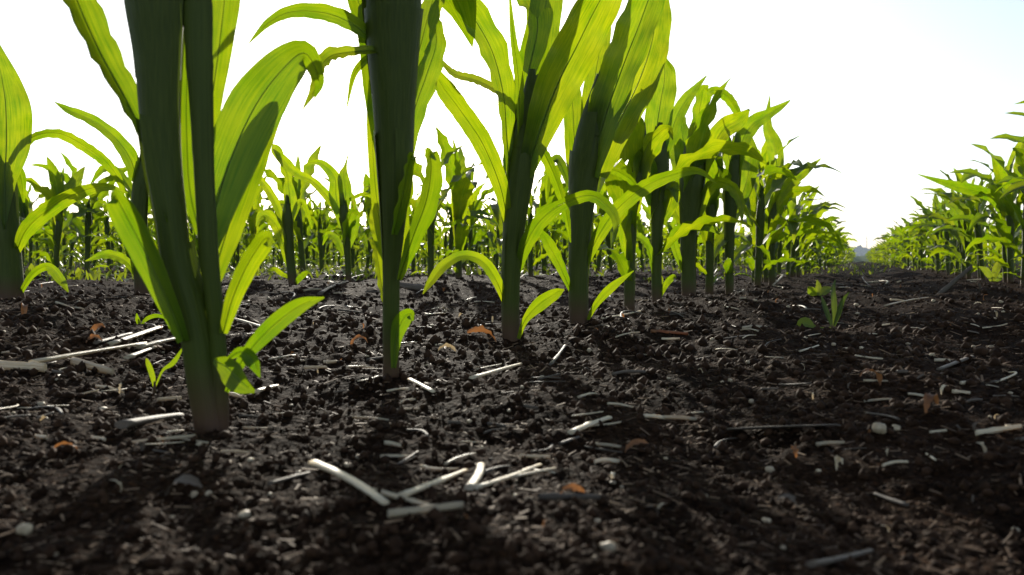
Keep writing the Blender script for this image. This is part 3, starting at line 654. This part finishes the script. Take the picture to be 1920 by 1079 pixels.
# ------------------------------------------------------------------ far woods and mast
def woods():
    VV, FF, o = [], [], 0
    az = -42.0
    while az < 42:
        a = math.radians(az); right = az > 12
        dist = rnd.uniform(420, 520) * (1.35 if right else 1.0); hgt = rnd.uniform(7, 11) if right else rnd.uniform(8, 17)
        cx, cy = dist * math.sin(a), dist * math.cos(a); rx = rnd.uniform(4, 8)
        n = 130
        q = nrm(R.normal(size=(n, 3))) * (R.uniform(0.35, 1.0, (n, 1)) ** 0.5)
        c = q * np.array([rx, rx, hgt * 0.5]) + np.array([cx, cy, hgt * 0.52])
        u = nrm(R.normal(size=(n, 3))) * R.uniform(.7, 1.8, (n, 1)); w = np.cross(u, nrm(R.normal(size=(n, 3))))
        V = np.stack([c - u - w, c + u - w, c + u + w, c - u + w], 1).reshape(-1, 3); V[:, 2] = np.maximum(V[:, 2], 0.1)
        VV.append(V); FF.append(np.arange(n * 4).reshape(-1, 4) + o); o += n * 4
        az += rnd.uniform(.35, .8)
    ob = big_mesh('distant_woods', np.vstack(VV), np.vstack(FF), M_WOOD, False)
    tag(ob, 'dark line of distant trees along the horizon', 'woods', kind='stuff')
woods()
def mast():
    x, y = (1625 - CX) / F * 600, 600.0
    root = empty('radio_mast', (x, y, 0)); tag(root, 'thin lattice mast on the horizon between the two corn rows', 'mast')
    for k in range(3):
        q = 2 * math.pi * k / 3
        V, Fc, UV = tube(np.array([[x_, y_, z_] for x_, y_, z_ in ((.8 * math.cos(q), .8 * math.sin(q), 0), (.25 * math.cos(q), .25 * math.sin(q), 17))]), np.array([.12, .09]), 6)
        mesh_obj('leg', V, Fc, M_METAL, root, UV)
    for z in np.arange(1.5, 17, 1.5):
        r = .8 - .55 * z / 17
        P = np.array([[r * math.cos(q), r * math.sin(q), z] for q in np.linspace(0, 2 * math.pi, 4)])
        V, Fc, UV = tube(P, np.full(4, .05), 4); mesh_obj('brace', V, Fc, M_METAL, root, UV)
    V, Fc, UV = tube(np.array([[0, 0, 16.5], [0, 0, 20.0]]), np.array([.08, .04]), 6); mesh_obj('antenna', V, Fc, M_METAL, root, UV)
mast()

# ------------------------------------------------------------------ residue on the soil
def ground_pt(px, py, lift=0.0):
    d = hit(px, py, True); p = W(px, py, d); p.z = g1(p.x, p.y) + lift; return p, d
def straw_geo(A, B, r, rr, bend=0.06, flat=0.55, split=True):
    A = np.array(A); B = np.array(B); n = 8
    s = np.linspace(0, 1, n + 1)[:, None]
    L = np.linalg.norm(B - A); sd = nrm(np.cross(B - A, [0, 0, 1.0])[None])[0]
    P = A + (B - A) * s + sd * (np.sin(s * math.pi) * bend * L * rr.uniform(-1, 1)) + np.array([0, 0, 1]) * (np.sin(s * math.pi) * bend * L * .4 * rr.uniform(-.3, 1))
    rad = r * (1 + 0.07 * np.array([rr.uniform(-1, 1) for _ in range(n + 1)])); rad *= np.linspace(1, rr.uniform(.6, 1), n + 1)
    if rr.random() < .5: rad[rr.randrange(2, n - 1)] *= 1.25
    return tube(P, rad, 7, np.full(n + 1, flat))
def straw(x0, y0, x1, y1, wpx, label, mat=None, lift=(0.0, 0.0), bend=.02, group=None, name='straw_piece', cat='straw', flat=.55):
    rr = random.Random(int(x0 * 7 + y0 * 13 + x1))
    A, da = ground_pt(x0, y0); B, db = ground_pt(x1, y1)
    # a straw is a few cm long: keep both ends near one depth if the micro relief throws one far off
    m = 0.5 * (da + db)
    if abs(da - db) > 0.35 * m:
        dm = min(da, db); A = W(x0, y0, dm); B = W(x1, y1, dm); A.z = g1(A.x, A.y); B.z = g1(B.x, B.y)
    r = wpx / 2 / F * m
    A.z += r * .5 + lift[0]; B.z += r * .5 + lift[1]
    # sit on the highest soil along the length
    s = np.linspace(0, 1, 9); gx = A.x + (B.x - A.x) * s; gy = A.y + (B.y - A.y) * s
    up = np.max(gz(gx, gy) - (A.z + (B.z - A.z) * s)); up = max(0, min(up + r * .5, .02)); A.z += up; B.z += up
    o_ = (A + B) / 2; V, Fc, UV = straw_geo(A - o_, B - o_, r, rr, bend, flat)
    ob = mesh_obj(name, V, Fc, mat or M_STRAW, None, UV); ob.location = o_
    return tag(ob, label, cat, group)
S = [(0, 693, 85, 700, 16, 'bright straw stub cut by the left picture edge', None), (60, 694, 272, 655, 13, 'long straw stem lying left of the nearest plant', None),
     (136, 684, 212, 704, 16, 'short thick white straw piece below the long straw stem', None), (205, 652, 300, 618, 14, 'split pale straw behind the long straw stem', None),
     (262, 655, 330, 640, 12, 'jointed straw running toward the foot of the nearest plant', None), (238, 680, 290, 660, 11, 'short straw under the jointed straw by the nearest plant', None),
     (180, 650, 245, 632, 9, 'grey straw at the back of the left straw heap', M_STRAWDK),
     (588, 890, 722, 975, 20, 'thick pale straw slanting down right in the foreground', None), (755, 946, 872, 893, 15, 'clean white straw slanting up right in the foreground', None),
     (715, 940, 812, 968, 9, 'thin pale straw between the two thick foreground straws', None), (728, 984, 868, 962, 13, 'flat-lying straw lowest of the foreground heap', None),
     (880, 922, 902, 878, 16, 'short frayed straw right of the foreground heap', None), (892, 922, 1012, 878, 12, 'straw pointing up right beside the frayed straw', None),
     (930, 905, 1040, 884, 10, 'slim straw at the right end of the foreground heap', None), (1010, 945, 1125, 950, 11, 'grey straw lying level below the foreground heap', M_STRAWDK),
     (1070, 816, 1142, 788, 13, 'lone pale straw in the middle foreground', None), (885, 712, 978, 686, 9, 'straw lying in front of the middle pair of plants', None),
     (768, 724, 812, 745, 8, 'short straw right of the slender plant foot', None), (228, 815, 338, 794, 24, 'dark hollow stalk stub in front of the nearest plant', M_STRAWDK),
     (238, 836, 366, 826, 5, 'thin light straw in front of the dark stalk stub', None), (1520, 1076, 1632, 1046, 17, 'pale straw at the bottom picture edge on the right', M_STRAWDK),
     (1760, 698, 1822, 672, 8, 'grey straw on the shaded soil at right', M_STRAWDK), (1368, 818, 1572, 812, 26, 'flat weathered husk strip on the right foreground soil', M_STRAWDK),
     (1830, 820, 1915, 806, 9, 'pale straw near the right picture edge', None), (1700, 950, 1640, 930, 10, 'dull straw on the lower right soil', M_STRAWDK),
     (1030, 690, 1060, 650, 6, 'thin dark twig in front of the right middle plant', M_STRAWDK), (480, 745, 520, 732, 11, 'small white straw right of the nearest plant foot', None),
     (445, 735, 436, 705, 12, 'upright white husk scrap at the nearest plant foot', None), (440, 600, 490, 615, 6, 'thin straw behind the nearest plant', None),
     (600, 565, 652, 538, 8, 'brown twig behind the low leaf of the nearest plant', M_STRAWDK), (742, 524, 800, 545, 9, 'brown twig right of the slender plant', M_STRAWDK),
     (1130, 600, 1200, 585, 5, 'pale thin straw right of the middle pair', None), (1500, 665, 1535, 650, 5, 'small light straw in the alley', None),
     (1220, 625, 1290, 630, 5, 'reddish thin straw lying level in the alley', M_RUST), (1660, 575, 1740, 560, 5, 'long thin straw across the alley mound', None),
     (1050, 838, 1085, 826, 8, 'dull straw stub below the lone pale straw', M_STRAWDK), (505, 920, 580, 895, 9, 'brown straw left of the thick slanting straw', M_STRAWDK)]
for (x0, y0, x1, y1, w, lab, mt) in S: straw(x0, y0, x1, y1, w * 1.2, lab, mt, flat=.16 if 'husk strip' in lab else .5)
def leaning_straw():
    A, d = ground_pt(1757, 552); B = W(1822, 500, d + .02); o_ = A.copy(); V, Fc, UV = straw_geo(A - o_ - Vector((0, 0, .004)), B - o_, 4.5 / F * d, random.Random(4), .02)
    ob = mesh_obj('straw_piece', V, Fc, M_STRAWDK, None, UV); ob.location = o_; tag(ob, 'straw stem leaning up right out of the mound at right', 'straw')
leaning_straw()

def curl(px, py, size_px, label, mat=M_RUST, group=None, name='dried_leaf_scrap', up=1.0):
    """torn, curled scrap of dead leaf, one end in the soil"""
    rr = random.Random(int(px * 3 + py)); p, d = ground_pt(px, py); L = size_px / F * d; a = rr.uniform(0, 6.28); n = 12
    s = np.linspace(0, 1, n + 1); el = math.radians(75) * up - s * rr.uniform(1.5, 4.0)
    st = L / n
    P = np.stack([np.cumsum(np.cos(el) * math.cos(a)) * st, np.cumsum(np.cos(el) * math.sin(a)) * st * .5, np.cumsum(np.sin(el)) * st], 1); P[:, 2] -= P[:, 2].min() + .0006
    hw = L * .085 * (0.35 + np.sin(s * math.pi)) * np.array([rr.uniform(.7, 1.2) for _ in s])
    V, Fc, UV, _ = ribbon(P, hw, np.tile([-math.sin(a), math.cos(a), .2], (n + 1, 1)), s * rr.uniform(-2, 2), .5, .35, rr, 4)
    ob = mesh_obj(name, V, Fc, mat, None, UV); ob.location = p
    return tag(ob, label, 'dead leaf', group)
for (px, py, sz, lab, mt) in [(152, 852, 60, 'orange forked leaf scrap standing on the left foreground soil', M_RUST), (1045, 935, 75, 'orange curled leaf scrap right of the foreground straw heap', M_RUST),
        (1612, 732, 70, 'orange root tuft on the shaded soil at right', M_RUST), (932, 645, 70, 'brown shrivelled leaf at the foot of the left middle plant', M_RUST),
        (1485, 860, 50, 'rust-red leaf scrap below the husk strip', M_RUST), (1170, 850, 60, 'red and white husk scrap on the dark clod', M_RUST), (1758, 770, 85, 'brown blade curving up on the right soil', M_RUST),
        (690, 655, 50, 'rust-coloured scrap left of the slender plant', M_RUST), (430, 760, 55, 'orange brace root at the foot of the nearest plant', M_RUST), (820, 660, 45, 'cream curled scrap right of the slender plant', M_STRAW),
        (48, 600, 70, 'orange stub on the soil below the left edge plant', M_RUST), (205, 625, 55, 'rusty stub behind the left straw heap', M_RUST), (160, 645, 50, 'rusty twisted scrap left of the straw heap', M_RUST),
        (1255, 588, 35, 'small orange scrap behind the right middle plant', M_RUST), (1455, 960, 60, 'pale twisted scrap on the lower right soil', M_STRAWDK), (1150, 900, 40, 'tan scrap on the middle foreground soil', M_STRAW),
        (1580, 890, 55, 'tan flake on the right foreground soil', M_STRAW), (310, 935, 100, 'grey husk on the left foreground soil', M_STRAWDK)]:
    curl(px, py, sz, lab, mt)
# loose straw and scraps one cannot tell apart
def scatter_px(n, y0, y1, seed):
    q = random.Random(seed); out = []
    while len(out) < n:
        py = y0 + (y1 - y0) * q.random() ** 1.7; out.append((q.uniform(-20, 1940), py))
    return out
for i, (px, py) in enumerate(scatter_px(215, 530, 900, 3)):
    sc = (py - 430) / 250; L = rnd.uniform(18, 62) * sc ** .6; a = rnd.gauss(0, .45)
    dark = rnd.random() < .45
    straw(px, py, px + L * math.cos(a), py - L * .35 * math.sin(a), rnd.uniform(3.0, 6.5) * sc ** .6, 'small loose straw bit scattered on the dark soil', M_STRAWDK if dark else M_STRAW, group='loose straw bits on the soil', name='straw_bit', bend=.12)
for i, (px, py) in enumerate(scatter_px(70, 540, 1000, 5)):
    curl(px, py, rnd.uniform(14, 34) * ((py - 430) / 300) ** .5, 'small curled dead leaf scrap on the dark soil', rnd.choice([M_RUST, M_STRAWDK, M_STRAW]), 'small dead leaf scraps on the soil', up=rnd.uniform(0, .7))
def blob(seed, sub=2):
    import bmesh
    bm = bmesh.new(); bmesh.ops.create_icosphere(bm, subdivisions=sub, radius=1.0); rr = random.Random(seed)
    for v in bm.verts: v.co *= rr.uniform(.72, 1.15); 
    me = bpy.data.meshes.new('pebble'); bm.to_mesh(me); bm.free(); me.polygons.foreach_set('use_smooth', [True] * len(me.polygons)); return me
pmesh = [blob(s) for s in range(5)]
for m_ in pmesh: m_.materials.append(M_PEBBLE)
def pebble(px, py, dia, label, group=None):
    p, d = ground_pt(px, py); r = dia / 2 / F * d
    o = bpy.data.objects.new('pebble', rnd.choice(pmesh)); COL.objects.link(o); o.location = p + Vector((0, 0, r * .3)); o.scale = (r * rnd.uniform(.8, 1.3), r * rnd.uniform(.8, 1.3), r * rnd.uniform(.6, .9)); o.rotation_euler = (0, 0, rnd.uniform(0, 6))
    tag(o, label, 'pebble', group)
for (px, py, dia, lab) in [(77, 764, 15, 'round white pebble on the soil at far left'), (193, 770, 13, 'white pebble left of the nearest plant foot'), (461, 972, 24, 'blurred white pebble left of the foreground straw heap'),
        (1445, 885, 18, 'tan pebble on the right soil'), (1680, 808, 22, 'yellowish pebble right of the husk strip'), (1650, 812, 28, 'large tan pebble right of the husk strip'), (1140, 1035, 30, 'flat tan pebble near the bottom picture edge'),
        (45, 1003, 30, 'brown pebble in the lower left corner'), (910, 600, 8, 'tiny white pebble left of the middle pair')]:
    pebble(px, py, dia, lab)
for (px, py) in scatter_px(110, 560, 1060, 8):
    pebble(px, py, rnd.uniform(5, 11) * ((py - 430) / 250) ** .5, 'tiny pale pebble scattered on the dark soil', 'tiny pebbles on the soil')

# crumbs and chaff: uncountable
def crumbs(n, rmin, rmax, mat, name, label, dmin, dmax, chaff=False):
    ico_v = np.array([(0, 0, 1), (.9, 0, .3), (.28, .85, .3), (-.72, .52, .3), (-.72, -.52, .3), (.28, -.85, .3), (.72, .52, -.4), (-.28, .85, -.4), (-.9, 0, -.4), (-.28, -.85, -.4), (.72, -.52, -.4), (0, 0, -1)])
    ico_f = np.array([(0, 1, 2), (0, 2, 3), (0, 3, 4), (0, 4, 5), (0, 5, 1), (1, 6, 2), (2, 7, 3), (3, 8, 4), (4, 9, 5), (5, 10, 1), (2, 6, 7), (3, 7, 8), (4, 8, 9), (5, 9, 10), (1, 10, 6), (6, 11, 7), (7, 11, 8), (8, 11, 9), (9, 11, 10), (10, 11, 6)])
    d = np.exp(R.uniform(math.log(dmin), math.log(dmax), n)); a = R.uniform(-math.radians(40), math.radians(40), n)
    x, y = d * np.sin(a), d * np.cos(a); z = gz(x, y)
    r = rmin * (rmax / rmin) ** (R.random(n) ** 2.2) * np.clip(d / .5, .6, 1.6)
    if chaff:
        ln = r * R.uniform(3, 9, n); az = R.uniform(0, 6.28, n); el = R.normal(0, .25, n)
        u = np.stack([np.cos(az) * np.cos(el), np.sin(az) * np.cos(el), np.sin(el)], 1); w = np.stack([-np.sin(az), np.cos(az), np.zeros(n)], 1); v = np.cross(u, w)
        bx = np.array([(-1, -1, -.4), (1, -.7, -.4), (1, .7, -.4), (-1, 1, -.4), (-1, -.8, .4), (1, -.5, .4), (1, .5, .4), (-1, .8, .4)])
        V = (u[:, None] * (bx[None, :, 0] * ln[:, None] / 2)[..., None] + w[:, None] * (bx[None, :, 1] * r[:, None] * .5)[..., None] + v[:, None] * (bx[None, :, 2] * r[:, None] * .4)[..., None])
        V += np.stack([x, y, z + r * .5], 1)[:, None]
        f = np.array([(0, 3, 2, 1), (4, 5, 6, 7), (0, 1, 5, 4), (1, 2, 6, 5), (2, 3, 7, 6), (3, 0, 4, 7)])
        Fq = (f[None] + (np.arange(n) * 8)[:, None, None]).reshape(-1, 4)
    else:
        V = ico_v[None] * R.uniform(.6, 1.25, (n, 12, 1)) * (r[:, None, None]) * R.uniform(.7, 1.2, (n, 1, 3)) + np.stack([x, y, z + r * .25], 1)[:, None]
        Fq = (ico_f[None] + (np.arange(n) * 12)[:, None, None]).reshape(-1, 3)
    ob = big_mesh(name, V.reshape(-1, 3), Fq, mat, not chaff); tag(ob, label, name.replace('_', ' '), kind='stuff')
crumbs(36000, .0005, .0040, M_CRUMB, 'soil_crumbs', 'dark crumbly soil grains covering the ground', .16, 3.5)
crumbs(12000, .0005, .0016, M_CHAFF, 'chaff', 'fine chopped straw chaff littering the soil', .2, 5.0, True)

def ground_weeds(n):
    al = np.exp(R.uniform(math.log(2.2), math.log(30), n)); a = R.uniform(-math.radians(38), math.radians(38), n)
    x, y = al * np.sin(a), al * np.cos(a); off = x * NX + y * NY
    keep = ((off < -.5) | (al > 4.5)) & (vnoise(x, y, .6, 31) > -.12); x, y, al = x[keep], y[keep], al[keep]; n = len(x); z = gz(x, y)
    L = R.uniform(.015, .06, n); w = L * R.uniform(.12, .3, n); az = R.uniform(0, 6.28, n); e = R.uniform(.3, 1.4, n)
    u = np.stack([np.cos(az) * np.cos(e), np.sin(az) * np.cos(e), np.sin(e)], 1); sd = np.stack([-np.sin(az), np.cos(az), np.zeros(n)], 1)
    b0 = np.stack([x, y, z - .002], 1); m1 = b0 + u * (L * .5)[:, None]; u2 = u - np.array([0, 0, .5]); tip = m1 + u2 * (L * .5)[:, None]
    V = np.stack([b0 - sd * (w * .2)[:, None], b0 + sd * (w * .2)[:, None], m1 + sd * (w * .5)[:, None], m1 - sd * (w * .5)[:, None], tip + sd * (w * .08)[:, None], tip - sd * (w * .08)[:, None]], 1).reshape(-1, 3)
    f = np.array([(0, 1, 2, 3), (3, 2, 4, 5)]); Fq = (f[None] + (np.arange(n) * 6)[:, None, None]).reshape(-1, 4)
    U = np.tile(np.array([(.3, 0), (.7, 0), (.8, .3), (.2, .3), (.6, .6), (.4, .6)]), (n, 1))
    tag(big_mesh('ground_weeds', V, Fq, M_WEED, True, U), 'low yellow-green weeds covering the soil between the far rows', 'ground cover', kind='stuff')
ground_weeds(14000)

# ------------------------------------------------------------------ weeds and seedlings
def weed(px, py, label, blades, name='weed', cat='weed', mat=None):
    d = hit(px, py); b = W(px, py, d); b.z = g1(b.x, b.y); root = empty(name, b); tag(root, label, cat); B = np.array(b)
    for k, pts in enumerate(blades):
        rr = random.Random(k + px); dd = rr.uniform(-.03, .03)
        P = np.array([list(np.array(W(p[0], p[1], d + dd * i / 3)) - B) + [p[2] / 2 / F * d] for i, p in enumerate(pts)])
        C = catmull(P, 14); view = nrm(C[:, :3] + B - np.array(cam.location)); t = nrm(np.gradient(C[:, :3], axis=0))
        V, Fc, UV, _ = ribbon(C[:, :3], np.maximum(C[:, 3], .0002), np.cross(t, view), np.full(15, rr.uniform(-.5, .5)), .3, .12, rr, 6)
        mesh_obj('leaf', V, Fc, (mat[k] if isinstance(mat, list) else mat) or M_WEED, root, UV)
    V, Fc, UV = tube(np.array([[0, 0, -.004], [0, 0, .004], [0, 0, .008]]), np.array([.0012, .001, .0006]), 6); mesh_obj('stem', V, Fc, M_STALK, root, UV)
weed(262, 612, 'tiny grass seedling behind the left straw heap', [[(262, 612, 4), (258, 600, 8), (256, 588, 2)], [(264, 612, 4), (275, 598, 8), (295, 592, 8), (318, 600, 2)]], 'grass_seedling', 'seedling', M_LEAF)
weed(290, 726, 'thin green seedling left of the nearest plant', [[(289, 726, 4), (286, 705, 10), (278, 682, 9), (274, 672, 2)], [(291, 726, 3), (305, 695, 5), (325, 680, 10), (344, 650, 2)]], 'grass_seedling', 'seedling', M_LEAF)
weed(1560, 612, 'dark broadleaf weed growing in the alley', [[(1560, 612, 4), (1552, 590, 9), (1545, 570, 8), (1540, 555, 2)], [(1562, 612, 5), (1564, 575, 11), (1562, 545, 9), (1566, 525, 2)], [(1564, 612, 4), (1572, 590, 9), (1580, 565, 8), (1592, 548, 2)], [(1558, 615, 3), (1530, 614, 5), (1508, 606, 24), (1494, 620, 3)]], mat=[M_DARKWEED_UNLIT] * 3 + [M_WEED])  # last blade painted as lit by a brighter leaf material than the others
weed(1530, 560, 'yellow-green weed at the end of the near row', [[(1530, 560, 4), (1522, 545, 18), (1515, 538, 3)], [(1532, 560, 4), (1548, 545, 16), (1560, 540, 2)], [(1531, 560, 4), (1535, 540, 12), (1532, 525, 2)]])
weed(1860, 530, 'yellow-green weed clump under the right row', [[(1860, 530, 4), (1850, 510, 14), (1835, 500, 2)], [(1861, 530, 4), (1868, 505, 14), (1872, 488, 2)], [(1862, 530, 4), (1885, 515, 14), (1905, 512, 2)]])

# ------------------------------------------------------------------ air
def haze():
    x0, x1, y0, y1, z0, z1 = -900, 900, -20, 900, -1.0, 30.0
    V = [(x, y, z) for z in (z0, z1) for y in (y0, y1) for x in (x0, x1)]
    Fc = [(0, 2, 3, 1), (4, 5, 7, 6), (0, 1, 5, 4), (2, 6, 7, 3), (0, 4, 6, 2), (1, 3, 7, 5)]
    m, t, out = new_mat('haze_air'); pv = N(t, 'ShaderNodeVolumePrincipled', Density=HAZE); pv.inputs['Color'].default_value = (0.75, 0.86, 1.0, 1)
    t.links.new(pv.outputs[0], out.inputs['Volume'])
    o = mesh_obj('haze', V, Fc, m, None, None, False); tag(o, 'thin pale air veiling the far woods', 'haze', kind='stuff')
HAZE = 0.0009
haze()
